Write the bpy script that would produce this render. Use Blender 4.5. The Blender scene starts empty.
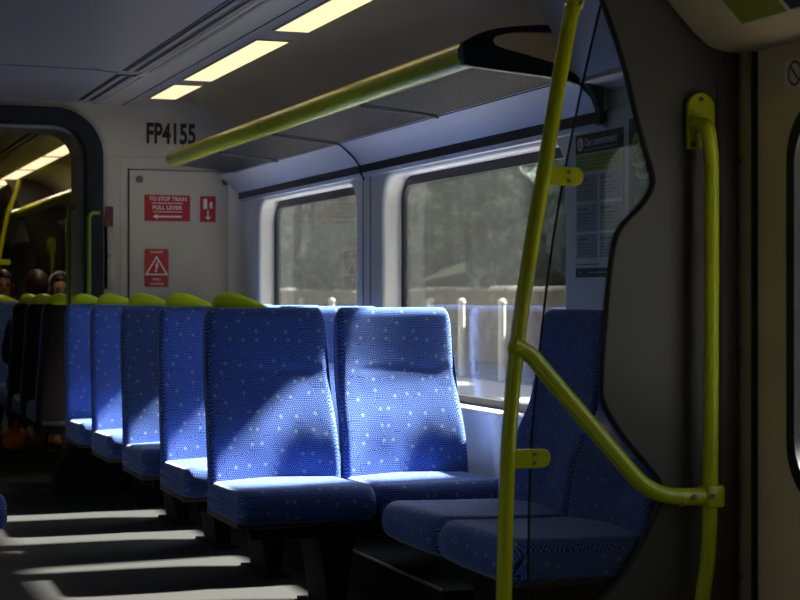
import bpy, bmesh, math, random
from mathutils import Vector, Matrix, noise
random.seed(7)
PI = math.pi
C = bpy.context.scene.collection
SC = bpy.context.scene

# ------------------------------------------------------------------ materials
def nt(name):
    m = bpy.data.materials.new(name); m.use_nodes = True
    t = m.node_tree; t.nodes.clear()
    o = t.nodes.new('ShaderNodeOutputMaterial')
    return m, t, o
def N(t, typ, **kw):
    n = t.nodes.new(typ)
    for k, v in kw.items(): setattr(n, k, v)
    return n
def rgba(c): return (c[0], c[1], c[2], 1)
def srgb(r, g, b):
    f = lambda v: ((v/255+.055)/1.055)**2.4 if v > 10 else v/255/12.92
    return (f(r), f(g), f(b))
def mat(name, col, rough=.5, metal=0, var=.12, scale=6, bump=0, bscale=80, spec=.5):
    m, t, o = nt(name)
    p = N(t, 'ShaderNodeBsdfPrincipled')
    p.inputs['Roughness'].default_value = rough; p.inputs['Metallic'].default_value = metal
    p.inputs['Specular IOR Level'].default_value = spec
    tc = N(t, 'ShaderNodeTexCoord')
    n = N(t, 'ShaderNodeTexNoise'); n.inputs['Scale'].default_value = scale; n.inputs['Detail'].default_value = 4
    t.links.new(tc.outputs['Object'], n.inputs['Vector'])
    r = N(t, 'ShaderNodeValToRGB')
    r.color_ramp.elements[0].position = .3; r.color_ramp.elements[1].position = .7
    r.color_ramp.elements[0].color = rgba([c*(1-var) for c in col])
    r.color_ramp.elements[1].color = rgba([min(1, c*(1+var)) for c in col])
    t.links.new(n.outputs['Fac'], r.inputs['Fac']); t.links.new(r.outputs['Color'], p.inputs['Base Color'])
    if bump:
        n2 = N(t, 'ShaderNodeTexNoise'); n2.inputs['Scale'].default_value = bscale
        t.links.new(tc.outputs['Object'], n2.inputs['Vector'])
        b = N(t, 'ShaderNodeBump'); b.inputs['Strength'].default_value = bump; b.inputs['Distance'].default_value = .01
        t.links.new(n2.outputs['Fac'], b.inputs['Height']); t.links.new(b.outputs['Normal'], p.inputs['Normal'])
    t.links.new(p.outputs['BSDF'], o.inputs['Surface'])
    return m
def math_node(t, op, a=None, b=None, va=0, vb=0):
    n = N(t, 'ShaderNodeMath', operation=op)
    n.inputs[0].default_value = va; n.inputs[1].default_value = vb
    if a is not None: t.links.new(a, n.inputs[0])
    if b is not None: t.links.new(b, n.inputs[1])
    return n.outputs[0]
def mix_col(t, fac, a, b):
    n = N(t, 'ShaderNodeMix', data_type='RGBA')
    t.links.new(fac, n.inputs[0])
    for i, v in ((6, a), (7, b)):
        if isinstance(v, tuple): n.inputs[i].default_value = rgba(v)
        else: t.links.new(v, n.inputs[i])
    return n.outputs[2]

def fabric_material():
    m, t, o = nt('blue_moquette')
    p = N(t, 'ShaderNodeBsdfPrincipled'); p.inputs['Roughness'].default_value = .85
    p.inputs['Specular IOR Level'].default_value = .2
    p.inputs['Sheen Weight'].default_value = .5; p.inputs['Sheen Roughness'].default_value = .3
    p.inputs['Sheen Tint'].default_value = (.8, .85, 1, 1)
    uv = N(t, 'ShaderNodeTexCoord')
    # concentric arcs of dots around scattered centres
    v1 = N(t, 'ShaderNodeTexVoronoi', voronoi_dimensions='2D'); v1.inputs['Scale'].default_value = 10; v1.inputs['Randomness'].default_value = .8
    t.links.new(uv.outputs['UV'], v1.inputs['Vector'])
    sub = N(t, 'ShaderNodeVectorMath', operation='SUBTRACT')
    t.links.new(uv.outputs['UV'], sub.inputs[0]); t.links.new(v1.outputs['Position'], sub.inputs[1])
    sx = N(t, 'ShaderNodeSeparateXYZ'); t.links.new(sub.outputs[0], sx.inputs[0])
    ln = N(t, 'ShaderNodeVectorMath', operation='LENGTH'); t.links.new(sub.outputs[0], ln.inputs[0])
    rr = math_node(t, 'MULTIPLY', ln.outputs['Value'], None, vb=1/.0068)
    fr = math_node(t, 'SUBTRACT', math_node(t, 'FRACT', rr), None, vb=.5)
    ang = math_node(t, 'ARCTAN2', sx.outputs['Y'], sx.outputs['X'])
    turns = math_node(t, 'MULTIPLY', math_node(t, 'MULTIPLY', math_node(t, 'ADD', math_node(t, 'FLOOR', rr), None, vb=.5), ang), None, vb=.95)
    fa = math_node(t, 'SUBTRACT', math_node(t, 'FRACT', turns), None, vb=.5)
    dd = math_node(t, 'SQRT', math_node(t, 'ADD', math_node(t, 'MULTIPLY', fr, fr), math_node(t, 'MULTIPLY', fa, fa)))
    dot = N(t, 'ShaderNodeMapRange', interpolation_type='SMOOTHSTEP')
    dot.inputs['From Min'].default_value = .42; dot.inputs['From Max'].default_value = .22
    t.links.new(dd, dot.inputs['Value'])
    dm = math_node(t, 'MULTIPLY', dot.outputs['Result'], None, vb=.95)
    ns = N(t, 'ShaderNodeTexNoise', noise_dimensions='2D'); ns.inputs['Scale'].default_value = 7
    t.links.new(uv.outputs['UV'], ns.inputs['Vector'])
    base = mix_col(t, ns.outputs['Fac'], (.0028, .013, .14), (.0055, .024, .235))
    c1 = mix_col(t, dm, base, (.17, .31, .74))
    # pale flecks
    v3 = N(t, 'ShaderNodeTexVoronoi', voronoi_dimensions='2D'); v3.inputs['Scale'].default_value = 15; v3.inputs['Randomness'].default_value = .75
    t.links.new(uv.outputs['UV'], v3.inputs['Vector'])
    n3 = N(t, 'ShaderNodeTexNoise', noise_dimensions='2D'); n3.inputs['Scale'].default_value = 120
    t.links.new(uv.outputs['UV'], n3.inputs['Vector'])
    d3 = math_node(t, 'ADD', v3.outputs['Distance'], math_node(t, 'MULTIPLY', n3.outputs['Fac'], None, vb=.12))
    fl = N(t, 'ShaderNodeMapRange', interpolation_type='SMOOTHSTEP')
    fl.inputs['From Min'].default_value = .21; fl.inputs['From Max'].default_value = .10
    t.links.new(d3, fl.inputs['Value'])
    c2 = mix_col(t, math_node(t, 'MULTIPLY', fl.outputs['Result'], None, vb=.5), c1, (.34, .44, .34))
    t.links.new(c2, p.inputs['Base Color'])
    bn = N(t, 'ShaderNodeBump'); bn.inputs['Strength'].default_value = .25; bn.inputs['Distance'].default_value = .003
    t.links.new(dm, bn.inputs['Height'])
    n4 = N(t, 'ShaderNodeTexNoise', noise_dimensions='2D'); n4.inputs['Scale'].default_value = 6; n4.inputs['Distortion'].default_value = .4
    t.links.new(uv.outputs['UV'], n4.inputs['Vector'])
    bn2 = N(t, 'ShaderNodeBump'); bn2.inputs['Strength'].default_value = .14; bn2.inputs['Distance'].default_value = .03
    t.links.new(n4.outputs['Fac'], bn2.inputs['Height']); t.links.new(bn.outputs['Normal'], bn2.inputs['Normal'])
    t.links.new(bn2.outputs['Normal'], p.inputs['Normal'])
    t.links.new(p.outputs['BSDF'], o.inputs['Surface'])
    return m

def glass_material(name, dirt=.12, tint=(.85, .88, .88), refl=1.0, dirtcol=(.55, .58, .58)):
    m, t, o = nt(name)
    tr = N(t, 'ShaderNodeBsdfTransparent'); tr.inputs['Color'].default_value = rgba(tint)
    gl = N(t, 'ShaderNodeBsdfGlossy'); gl.inputs['Roughness'].default_value = .015
    ge = N(t, 'ShaderNodeNewGeometry'); dp = N(t, 'ShaderNodeVectorMath', operation='DOT_PRODUCT')
    t.links.new(ge.outputs['Normal'], dp.inputs[0]); t.links.new(ge.outputs['Incoming'], dp.inputs[1])
    inv = math_node(t, 'SUBTRACT', None, math_node(t, 'ABSOLUTE', dp.outputs['Value']), va=1)
    sch = math_node(t, 'MULTIPLY_ADD', math_node(t, 'POWER', inv, None, vb=5), None, vb=.96)
    sch.node.inputs[2].default_value = .04
    fac = math_node(t, 'MULTIPLY', sch, None, vb=refl)
    mx = N(t, 'ShaderNodeMixShader'); t.links.new(fac, mx.inputs[0])
    t.links.new(tr.outputs[0], mx.inputs[1]); t.links.new(gl.outputs[0], mx.inputs[2])
    df = N(t, 'ShaderNodeBsdfDiffuse'); df.inputs['Color'].default_value = rgba(dirtcol)
    tl = N(t, 'ShaderNodeBsdfTranslucent'); tl.inputs['Color'].default_value = rgba(dirtcol)
    md = N(t, 'ShaderNodeMixShader'); md.inputs[0].default_value = .5
    t.links.new(df.outputs[0], md.inputs[1]); t.links.new(tl.outputs[0], md.inputs[2])
    tc = N(t, 'ShaderNodeTexCoord'); mp = N(t, 'ShaderNodeMapping'); mp.inputs['Scale'].default_value = (40, 40, 3)
    t.links.new(tc.outputs['Object'], mp.inputs['Vector'])
    n = N(t, 'ShaderNodeTexNoise'); n.inputs['Scale'].default_value = 1.0; n.inputs['Detail'].default_value = 6
    t.links.new(mp.outputs['Vector'], n.inputs['Vector'])
    r = N(t, 'ShaderNodeMapRange'); r.inputs['To Min'].default_value = dirt*.5; r.inputs['To Max'].default_value = dirt*1.5
    t.links.new(n.outputs['Fac'], r.inputs['Value'])
    m2 = N(t, 'ShaderNodeMixShader'); t.links.new(r.outputs['Result'], m2.inputs[0])
    t.links.new(mx.outputs[0], m2.inputs[1]); t.links.new(md.outputs[0], m2.inputs[2])
    t.links.new(m2.outputs[0], o.inputs['Surface'])
    return m

def emit_material(name, col, s):
    m, t, o = nt(name)
    tc = N(t, 'ShaderNodeTexCoord'); n = N(t, 'ShaderNodeTexNoise'); n.inputs['Scale'].default_value = 5
    t.links.new(tc.outputs['Object'], n.inputs['Vector'])
    c = mix_col(t, n.outputs['Fac'], tuple(x*.9 for x in col), col)
    e = N(t, 'ShaderNodeEmission'); e.inputs['Strength'].default_value = s
    t.links.new(c, e.inputs['Color']); t.links.new(e.outputs[0], o.inputs['Surface'])
    return m

def perforated_material():
    m, t, o = nt('perforated_dark_metal')
    p = N(t, 'ShaderNodeBsdfPrincipled'); p.inputs['Base Color'].default_value = (.014, .016, .026, 1); p.inputs['Roughness'].default_value = .6; p.inputs['Specular IOR Level'].default_value = .12
    tr = N(t, 'ShaderNodeBsdfTransparent')
    tc = N(t, 'ShaderNodeTexCoord'); mp = N(t, 'ShaderNodeMapping'); mp.inputs['Rotation'].default_value = (0, 0, PI/4)
    t.links.new(tc.outputs['Object'], mp.inputs['Vector'])
    v = N(t, 'ShaderNodeTexVoronoi', voronoi_dimensions='2D'); v.inputs['Scale'].default_value = 62; v.inputs['Randomness'].default_value = 0
    t.links.new(mp.outputs['Vector'], v.inputs['Vector'])
    h = math_node(t, 'LESS_THAN', v.outputs['Distance'], None, vb=.25)
    mx = N(t, 'ShaderNodeMixShader'); t.links.new(h, mx.inputs[0])
    t.links.new(p.outputs[0], mx.inputs[1]); t.links.new(tr.outputs[0], mx.inputs[2])
    t.links.new(mx.outputs[0], o.inputs['Surface'])
    return m

def foliage_material():
    m, t, o = nt('hillside_foliage')
    p = N(t, 'ShaderNodeBsdfPrincipled'); p.inputs['Roughness'].default_value = .8; p.inputs['Specular IOR Level'].default_value = .2
    tc = N(t, 'ShaderNodeTexCoord')
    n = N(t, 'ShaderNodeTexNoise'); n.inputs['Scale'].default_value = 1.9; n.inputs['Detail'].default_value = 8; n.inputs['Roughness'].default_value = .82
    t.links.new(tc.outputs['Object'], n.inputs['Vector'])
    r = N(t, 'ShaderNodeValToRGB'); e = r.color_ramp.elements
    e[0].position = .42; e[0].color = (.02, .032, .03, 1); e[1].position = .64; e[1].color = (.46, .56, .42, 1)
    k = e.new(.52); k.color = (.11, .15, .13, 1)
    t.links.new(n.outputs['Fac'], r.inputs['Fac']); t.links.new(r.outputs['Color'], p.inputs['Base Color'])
    b = N(t, 'ShaderNodeBump'); b.inputs['Strength'].default_value = 1; b.inputs['Distance'].default_value = .15
    t.links.new(n.outputs['Fac'], b.inputs['Height']); t.links.new(b.outputs['Normal'], p.inputs['Normal'])
    t.links.new(p.outputs[0], o.inputs['Surface'])
    return m

M = dict(
    fabric=fabric_material(),
    shell=mat('seat_shell_plastic', (.010, .0105, .013), .65, spec=.25),
    shellgrey=mat('seat_pan_plastic', (.04, .043, .05), .5),
    lime=mat('lime_enamel', (.42, .47, .008), .22, var=.05),
    green=mat('green_plastic', (.52, .72, .015), .25, var=.06),
    greendark=mat('green_dark_enamel', (.16, .25, .010), .4),
    white=mat('wall_white', (.78, .765, .735), .38, var=.03),
    bulk=mat('bulkhead_paint', (.48, .455, .40), .42, var=.04),
    cream=mat('door_cream', (.72, .58, .37), .42, var=.05),
    creamtrim=mat('trim_cream', (.40, .33, .24), .45, var=.05),
    ceil=mat('ceiling_shade_grey', (.27, .25, .245), .3, var=.05, scale=2),  # shade put into the grey; the paint itself matches the bulkhead
    cove=mat('cove_warm_lit', (.44, .385, .29), .5, var=.04, scale=2),  # yellowish cast of the warm ceiling lights put into the colour
    lilac=mat('cove_lilac', (.50, .51, .58), .38, var=.03, scale=2),
    floor=mat('floor_vinyl', (.0075, .0071, .0066), .8, var=.35, scale=60, bump=.2, bscale=300),
    panel=mat('partition_grey', (.068, .066, .062), .5, var=.05),
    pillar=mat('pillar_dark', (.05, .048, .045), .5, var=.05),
    navy=mat('navy_plastic', (.012, .016, .028), .4),
    portal=mat('portal_navy', (.011, .018, .027), .6, spec=.3),
    black=mat('black_rubber', (.012, .012, .013), .5),
    under=mat('underseat_black', (.006, .006, .0065), .8, spec=.2),
    dark=mat('dark_metal', (.02, .02, .021), .6),
    steel=mat('brushed_steel', (.35, .34, .32), .35, metal=.9),
    silver=mat('jamb_silver', (.36, .36, .35), .35, metal=.3),
    screw=mat('dull_screw', (.18, .15, .11), .5, metal=.7),
    red=mat('sign_red', (.42, .010, .022), .45, var=.05),
    signwhite=mat('sign_white', (.78, .78, .78), .5, var=.03),
    ink=mat('black_ink', (.012, .012, .015), .5),
    postnavy=mat('poster_navy', (.012, .018, .035), .5),
    postgreen=mat('poster_lime', (.36, .46, .03), .5),
    postgrey=mat('poster_grey', (.32, .34, .37), .5),
    postpale=mat('poster_pale', (.62, .63, .63), .5),
    postline=mat('poster_print', (.12, .13, .15), .5),
    adteal=mat('advert_teal', (.06, .14, .15), .5, var=.5, scale=14),
    adlime=mat('advert_lime', (.42, .55, .10), .5),
    adpink=mat('advert_pink', (.45, .16, .16), .5),
    stkgreen=mat('sticker_green', (.13, .16, .012), .5),
    light=emit_material('light_diffuser', (1.0, .75, .42), 1.5),
    glass=glass_material('dirty_window_glass', .012),
    screen=glass_material('screen_glass', .010, (.82, .85, .86), .9, (.3, .3, .3)),
    perf=perforated_material(),
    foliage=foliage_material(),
    soil=mat('bank_soil', (.012, .016, .011), 1.0, var=.5, scale=3, spec=0),
    bark=mat('tree_bark', (.05, .04, .03), .9, bump=.5, bscale=20),
    ballast=mat('track_ballast', (.20, .19, .18), .9, var=.5, scale=25, bump=.6, bscale=40),
    concrete=mat('pale_concrete', (.30, .28, .26), .85, var=.15, scale=3),
    stone=mat('brown_stone', (.12, .095, .08), .9, var=.5, scale=5, bump=.7, bscale=6),
    postwhite=mat('post_white', (.40, .39, .37), .7),
    skin=mat('skin', (.30, .16, .10), .55), hairr=mat('hair_auburn', (.035, .012, .008), .5),
    hair=mat('hair_black', (.008, .007, .007), .5), shirt=mat('dark_shirt', (.015, .018, .04), .85),
    trousers=mat('dark_trousers', (.012, .012, .016), .85), pale=mat('pale_band', (.35, .35, .35), .5),
    orange=mat('orange_fabric', (.55, .13, .02), .7),
)

# ------------------------------------------------------------------ object helpers
def link(name, me, m, parent=None, smooth=40):
    if m is not None:
        me.materials.clear(); me.materials.append(m)
    bm = bmesh.new(); bm.from_mesh(me)
    bmesh.ops.recalc_face_normals(bm, faces=bm.faces)
    a = math.radians(smooth)
    for f in bm.faces: f.smooth = True
    for e in bm.edges:
        e.smooth = len(e.link_faces) == 2 and e.calc_face_angle(PI) < a
    if parent is not None:
        bmesh.ops.translate(bm, verts=bm.verts, vec=-Vector(parent.get('_o', (0, 0, 0))))
    bm.to_mesh(me); bm.free()
    o = bpy.data.objects.new(name, me); C.objects.link(o)
    if parent is not None:
        o.parent = parent; o['_o'] = parent.get('_o', (0, 0, 0))
    return o
def obj(name, bm, m, parent=None, smooth=40):
    me = bpy.data.meshes.new(name); bm.to_mesh(me); bm.free()
    return link(name, me, m, parent, smooth)
def tag(o, label, cat, group=None):
    o['label'] = label; o['category'] = cat
    if group: o['group'] = group
    return o
def thing(name, label, cat, loc=(0, 0, 0), group=None):
    o = bpy.data.objects.new(name, None); C.objects.link(o)
    o.location = loc; o['_o'] = tuple(loc); o.empty_display_size = .05
    return tag(o, label, cat, group)
def struct(o): o['kind'] = 'structure'; return o
def dup(root, loc, rz=0, label=None, group=None):
    r = root.copy(); C.objects.link(r); r.location = loc; r.rotation_euler = (0, 0, rz)
    if label: r['label'] = label
    if group: r['group'] = group
    for ch in list(root.children):
        c = ch.copy(); C.objects.link(c); c.parent = r
        for g in list(ch.children):
            d = g.copy(); C.objects.link(d); d.parent = c
    return r

def add_box(bm, x0, x1, y0, y1, z0, z1, bev=0, segs=2):
    vs = [bm.verts.new((x, y, z)) for x in (x0, x1) for y in (y0, y1) for z in (z0, z1)]
    fs = [bm.faces.new([vs[i] for i in q]) for q in ((0,1,3,2),(4,6,7,5),(0,4,5,1),(2,3,7,6),(0,2,6,4),(1,5,7,3))]
    if bev:
        es = list({e for f in fs for e in f.edges})
        bmesh.ops.bevel(bm, geom=es, offset=bev, segments=segs, profile=.5, affect='EDGES')
def box(*a, **k):
    bm = bmesh.new(); add_box(bm, *a, **k); return bm
def catmull(pts, n=8):
    P = [Vector(p) for p in pts]; out = []
    for i in range(len(P)-1):
        p0 = P[max(i-1, 0)]; p1 = P[i]; p2 = P[i+1]; p3 = P[min(i+2, len(P)-1)]
        for k in range(n):
            s = k/n
            out.append(.5*((2*p1)+(p2-p0)*s+(2*p0-5*p1+4*p2-p3)*s*s+(3*p1-p0-3*p2+p3)*s**3))
    out.append(P[-1]); return out
def fillet(pts, r, n=8):
    P = [Vector(p) for p in pts]; out = [P[0]]
    for i in range(1, len(P)-1):
        a = (P[i-1]-P[i]); b = (P[i+1]-P[i]); d = min(r, a.length*.49, b.length*.49)
        s = P[i]+a.normalized()*d; e = P[i]+b.normalized()*d
        for k in range(n+1):
            u = k/n; out.append((1-u)**2*s+2*u*(1-u)*P[i]+u*u*e)
    out.append(P[-1]); return out
def add_tube(bm, pts, r, segs=16, closed=False, ry=None):
    P = [Vector(p) for p in pts]; n = len(P); rings = []
    up = None
    for i in range(n):
        if closed: t = P[(i+1) % n]-P[i-1]
        else: t = P[min(i+1, n-1)]-P[max(i-1, 0)]
        t.normalize()
        if up is None:
            up = Vector((0, 0, 1)) if abs(t.z) < .9 else Vector((1, 0, 0))
        up = (up-t*up.dot(t)).normalized(); sd = t.cross(up)
        rr = r[i] if isinstance(r, (list, tuple)) else r
        r2 = rr if ry is None else ry
        rings.append([bm.verts.new(P[i]+sd*rr*math.cos(a)+up*r2*math.sin(a)) for a in [2*PI*k/segs for k in range(segs)]])
    for i in range(n if closed else n-1):
        A, B = rings[i], rings[(i+1) % n]
        for k in range(segs): bm.faces.new((A[k], A[(k+1) % segs], B[(k+1) % segs], B[k]))
    if not closed:
        bm.faces.new(rings[0]); bm.faces.new(rings[-1])
def tube(*a, **k):
    bm = bmesh.new(); add_tube(bm, *a, **k); return bm
def add_ball(bm, c, r, sub=2):
    m = Matrix.Translation(c) @ Matrix.Diagonal((r[0], r[1], r[2], 1) if isinstance(r, (list, tuple)) else (r, r, r, 1))
    return bmesh.ops.create_icosphere(bm, subdivisions=sub, radius=1, matrix=m)['verts']
def add_sheet(bm, prof, y0, y1, ny=1):
    rows = [[bm.verts.new((x, y0+(y1-y0)*j/ny, z)) for (x, z) in prof] for j in range(ny+1)]
    for j in range(ny):
        for i in range(len(prof)-1): bm.faces.new((rows[j][i], rows[j][i+1], rows[j+1][i+1], rows[j+1][i]))
def add_prism(bm, prof, y0, y1):
    a = [bm.verts.new((x, y0, z)) for x, z in prof]; b = [bm.verts.new((x, y1, z)) for x, z in prof]
    n = len(prof)
    for i in range(n): bm.faces.new((a[i], a[(i+1) % n], b[(i+1) % n], b[i]))
    bm.faces.new(a); bm.faces.new(b)
def frame_xz(y, d=-1):      # local a -> +X, b -> +Z, normal -> -Y
    return Matrix(((1, 0, 0, 0), (0, 0, -1, y), (0, 1, 0, 0), (0, 0, 0, 1)))
def frame_wall(x):          # local a -> -Y, b -> +Z, normal -> -X
    return Matrix(((0, 0, -1, x), (-1, 0, 0, 0), (0, 1, 0, 0), (0, 0, 0, 1)))
def rrect2(a0, a1, b0, b1, r, n=8):
    out = []
    for cx, cy, s in ((a1-r, b0+r, -PI/2), (a1-r, b1-r, 0), (a0+r, b1-r, PI/2), (a0+r, b0+r, PI)):
        for k in range(n+1):
            t = s+PI/2*k/n; out.append((cx+r*math.cos(t), cy+r*math.sin(t)))
    return out
def plate_mesh(loops, thick, mtx, bevel=0):     # filled 2-D outline with holes, from normal offset 0 to thick
    cu = bpy.data.curves.new('tmp', 'CURVE'); cu.dimensions = '2D'; cu.fill_mode = 'BOTH'
    cu.extrude = max(thick/2-bevel, 0); cu.bevel_depth = bevel; cu.bevel_resolution = 3
    if bevel: cu.offset = -bevel
    for L in loops:
        s = cu.splines.new('POLY'); s.points.add(len(L)-1); s.use_cyclic_u = True
        for p, q in zip(s.points, L): p.co = (q[0], q[1], 0, 1)
    o = bpy.data.objects.new('tmp', cu); C.objects.link(o)
    bpy.context.view_layer.update()
    me = bpy.data.meshes.new_from_object(o.evaluated_get(bpy.context.evaluated_depsgraph_get()))
    bpy.data.objects.remove(o); bpy.data.curves.remove(cu)
    me.transform(mtx @ Matrix.Translation((0, 0, thick/2)))
    return me
def plate(name, loops, thick, mtx, m, parent=None, bevel=0, smooth=40):
    return link(name, plate_mesh(loops, thick, mtx, bevel), m, parent, smooth)
def text(name, body, a0, a1, b0, b1, mtx, m, parent, bold=0.0, off=.0012):
    cu = bpy.data.curves.new('tmp', 'FONT'); cu.body = body; cu.size = 1; cu.offset = bold; cu.extrude = 0
    cu.align_x = 'LEFT'
    o = bpy.data.objects.new('tmp', cu); C.objects.link(o); bpy.context.view_layer.update()
    me = bpy.data.meshes.new_from_object(o.evaluated_get(bpy.context.evaluated_depsgraph_get()))
    bpy.data.objects.remove(o); bpy.data.curves.remove(cu)
    xs = [v.co.x for v in me.vertices]; ys = [v.co.y for v in me.vertices]
    x0, x1, y0, y1 = min(xs), max(xs), min(ys), max(ys)
    for v in me.vertices:
        v.co = (a0+(v.co.x-x0)/(x1-x0)*(a1-a0), b0+(v.co.y-y0)/(y1-y0)*(b1-b0), off)
    me.transform(mtx)
    return link(name, me, m, parent)
def rects(name, rs, mtx, m, parent, off=.0012):
    bm = bmesh.new()
    for a0, a1, b0, b1 in rs:
        bm.faces.new([bm.verts.new(mtx @ Vector(p)) for p in ((a0, b0, off), (a1, b0, off), (a1, b1, off), (a0, b1, off))])
    return obj(name, bm, m, parent)
def poly(name, pts, mtx, m, parent, off=.0012):
    bm = bmesh.new(); bm.faces.new([bm.verts.new(mtx @ Vector((p[0], p[1], off))) for p in pts])
    return obj(name, bm, m, parent)

# ------------------------------------------------------------------ key dimensions (metres, x across, y along the car)
WX = 2.63           # inner face of the window wall
BY = 10.155         # bulkhead face
PY = 4.30           # draught screen face
CZ = 2.31
LX = -.44           # left wall

# ------------------------------------------------------------------ setting
struct(obj('floor', box(LX-.05, 2.8, -1.4, 26, -.06, 0), M['floor']))
bm = bmesh.new()
half = [(1.1, CZ+.012), (1.5, CZ+.008), (1.56, CZ)]
add_sheet(bm, [(.64, CZ)] + [(2.2-x, z) for x, z in half[::-1]] + half[1:] + [(1.72, CZ)], -1.4, 26)
add_sheet(bm, [(LX+.0, CZ-.15), (0, CZ), (.64, CZ)], -1.4, 26)
struct(obj('ceiling', bm, M['ceil']))
bm = bmesh.new()
cv = [(1.72, CZ), (1.725, CZ-.006), (2.2, CZ-.006), (2.34, CZ-.03), (2.46, CZ-.09), (2.55, CZ-.18), (2.61, CZ-.30), (2.635, CZ-.42), (2.66, CZ-.58)]
add_sheet(bm, cv, -1.4, 26)
struct(obj('trim_1', bm, M['cove'], smooth=50))
bm = bmesh.new()
for y in (8.70, 5.2): add_tube(bm, [(x, y, z+.001) for x, z in [(0, CZ), (.64, CZ)]+[(2.2-x, z) for x, z in half[::-1]][0:0]+[(.70, CZ+.008), (1.1, CZ+.012), (1.5, CZ+.008), (1.56, CZ), (1.61, CZ)]], .004, 6)
add_tube(bm, [(1.90, -1.3, CZ-.006), (1.90, BY, CZ-.006)], .003, 6)
struct(obj('trim_19', bm, M['shell']))
# roof skin so daylight only comes through windows
bm = bmesh.new(); add_box(bm, LX-.1, 2.9, -1.5, 26, CZ+.05, CZ+.1)
struct(obj('roof', bm, M['dark']))
# right wall with two saloon windows
W = [(5.60, 7.475), (7.97, 9.68)]; WZ0, WZ1 = .735, 1.675
wf = frame_wall(WX+.11)
outer = [(-BY-.05, 0), (-PY, 0), (-PY, 1.80), (-BY-.05, 1.80)]
holes = [rrect2(-b-.035, -a+.06, WZ0-.032, WZ1+.04, .13) for a, b in W]
struct(plate('wall_right', [outer]+holes, .11, wf, M['white'], bevel=.022))
# wall above the windows, behind the rack, and the remainder of the right side
struct(obj('wall_right', box(WX+.01, WX+.11, PY, BY+.05, 1.78, 2.4), M['white']))
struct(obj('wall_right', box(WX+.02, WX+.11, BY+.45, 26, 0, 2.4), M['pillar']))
for k, (a, b) in enumerate(W):
    root = bpy.data.objects.new('window_%d' % (k+1), None); C.objects.link(root); struct(root)
    root.location = (WX+.1, (a+b)/2, WZ0); root['_o'] = tuple(root.location)
    g = frame_wall(WX+.115)
    plate('gasket', [rrect2(-b-.075, -a+.075, WZ0-.075, WZ1+.075, .12), rrect2(-b, -a, WZ0, WZ1, .07)], .02, g, M['black'], root)
    plate('pane', [rrect2(-b-.05, -a+.05, WZ0-.05, WZ1+.05, .1)], .004, frame_wall(WX+.112), M['glass'], root)
# joint strips on the pillar between the windows and at the bulkhead corner
bm = bmesh.new()
for y in (7.68, 7.79): add_box(bm, WX-.004, WX+.005, y-.004, y+.004, 0, 1.76)
struct(obj('trim_2', bm, M['silver']))
struct(obj('baseboard_right', box(WX-.05, WX+.02, PY+.06, BY, 0, .16, bev=.01), M['dark']))
# cove strip under the rack: lilac shoulder, dark channel
bm = bmesh.new(); add_prism(bm, [(2.49, 1.895), (2.535, 1.862), (2.575, 1.825), (2.60, 1.79), (2.66, 1.79), (2.66, 1.90)], 5.2, BY)
struct(obj('trim_3', bm, M['lilac'], smooth=50))
struct(obj('trim_4', box(2.608, 2.66, 5.2, BY, 1.752, 1.79), M['navy']))
bm = bmesh.new(); add_prism(bm, [(2.612, 1.752), (2.618, 1.735), (2.66, 1.72), (2.66, 1.752)], 5.2, BY)
struct(obj('trim_5', bm, M['lilac']))
bm = bmesh.new()
pf = [(2.492, 1.892), (2.533, 1.859), (2.573, 1.822), (2.604, 1.785), (2.606, 1.752), (2.625, 1.72)]
add_tube(bm, [(x-.001, 7.76, z) for x, z in pf], .0045, 6)
struct(obj('trim_6', bm, M['black']))
bm = bmesh.new(); add_prism(bm, [(2.53, 1.885), (2.565, 1.84), (2.585, 1.79), (2.584, 1.742), (2.600, 1.738), (2.600, 1.89)], 5.165, 5.2)
struct(obj('trim_7', bm, M['navy']))
# header box along the wall above the lengthwise seats and over the door
bm = bmesh.new(); add_prism(bm, [(2.520, 1.880), (2.505, 1.900), (2.34, 2.15), (2.22, 2.305), (2.66, 2.305), (2.66, 1.855)], PY+.02, 5.17)
h1 = obj('trim_8', bm, M['lilac'], smooth=50); struct(h1)
obj('edge_strip', box(2.508, 2.521, PY+.03, 5.165, 1.877, 1.887, bev=.002), M['silver'], h1)  # silver strip added as the bright highlight along the header edge
obj('bolt', tube([(2.415, 5.02, 2.045), (2.395, 5.02, 2.03)], .014, 12), M['screw'], h1)
bm = bmesh.new(); add_prism(bm, [(2.05, 2.305), (2.30, 2.052), (2.363, 1.990), (2.443, 1.910), (2.49, 1.876), (2.54, 1.862), (2.66, 1.862), (2.66, 2.305)], -1.3, PY-.02)
hd = obj('trim_9', bm, M['creamtrim'], smooth=35); struct(hd)

# bulkhead with portal
bf = frame_xz(BY+.30)
PX0, PX1, PZ = .50, 1.700, 2.19
arch = [(PX0, 0)] + [(PX1, 0)]
r = .20
for k in range(9):
    t = PI/2*k/8; arch.append((PX1-r+r*math.cos(t), PZ-r+r*math.sin(t)))
for k in range(9):
    t = PI/2+PI/2*k/8; arch.append((PX0+r+r*math.cos(t), PZ-r+r*math.sin(t)))
struct(plate('wall_bulkhead', [[(LX-.02, .0), (WX+.02, .0), (WX+.02, CZ+.02), (LX-.02, CZ+.02)], [(a, max(b, .002)) for a, b in arch]], .30, bf, M['bulk']))
def arch_pts(g, y):      # portal outline grown by g
    R = r+g
    p = [(PX1+g, y, 0)]
    for k in range(11):
        t = PI/2*k/10; p.append((PX1+g-R+R*math.cos(t), y, PZ+g-R+R*math.sin(t)))
    for k in range(11):
        t = PI/2+PI/2*k/10; p.append((PX0-g+R+R*math.cos(t), y, PZ+g-R+R*math.sin(t)))
    p.append((PX0-g, y, 0)); return p
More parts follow.
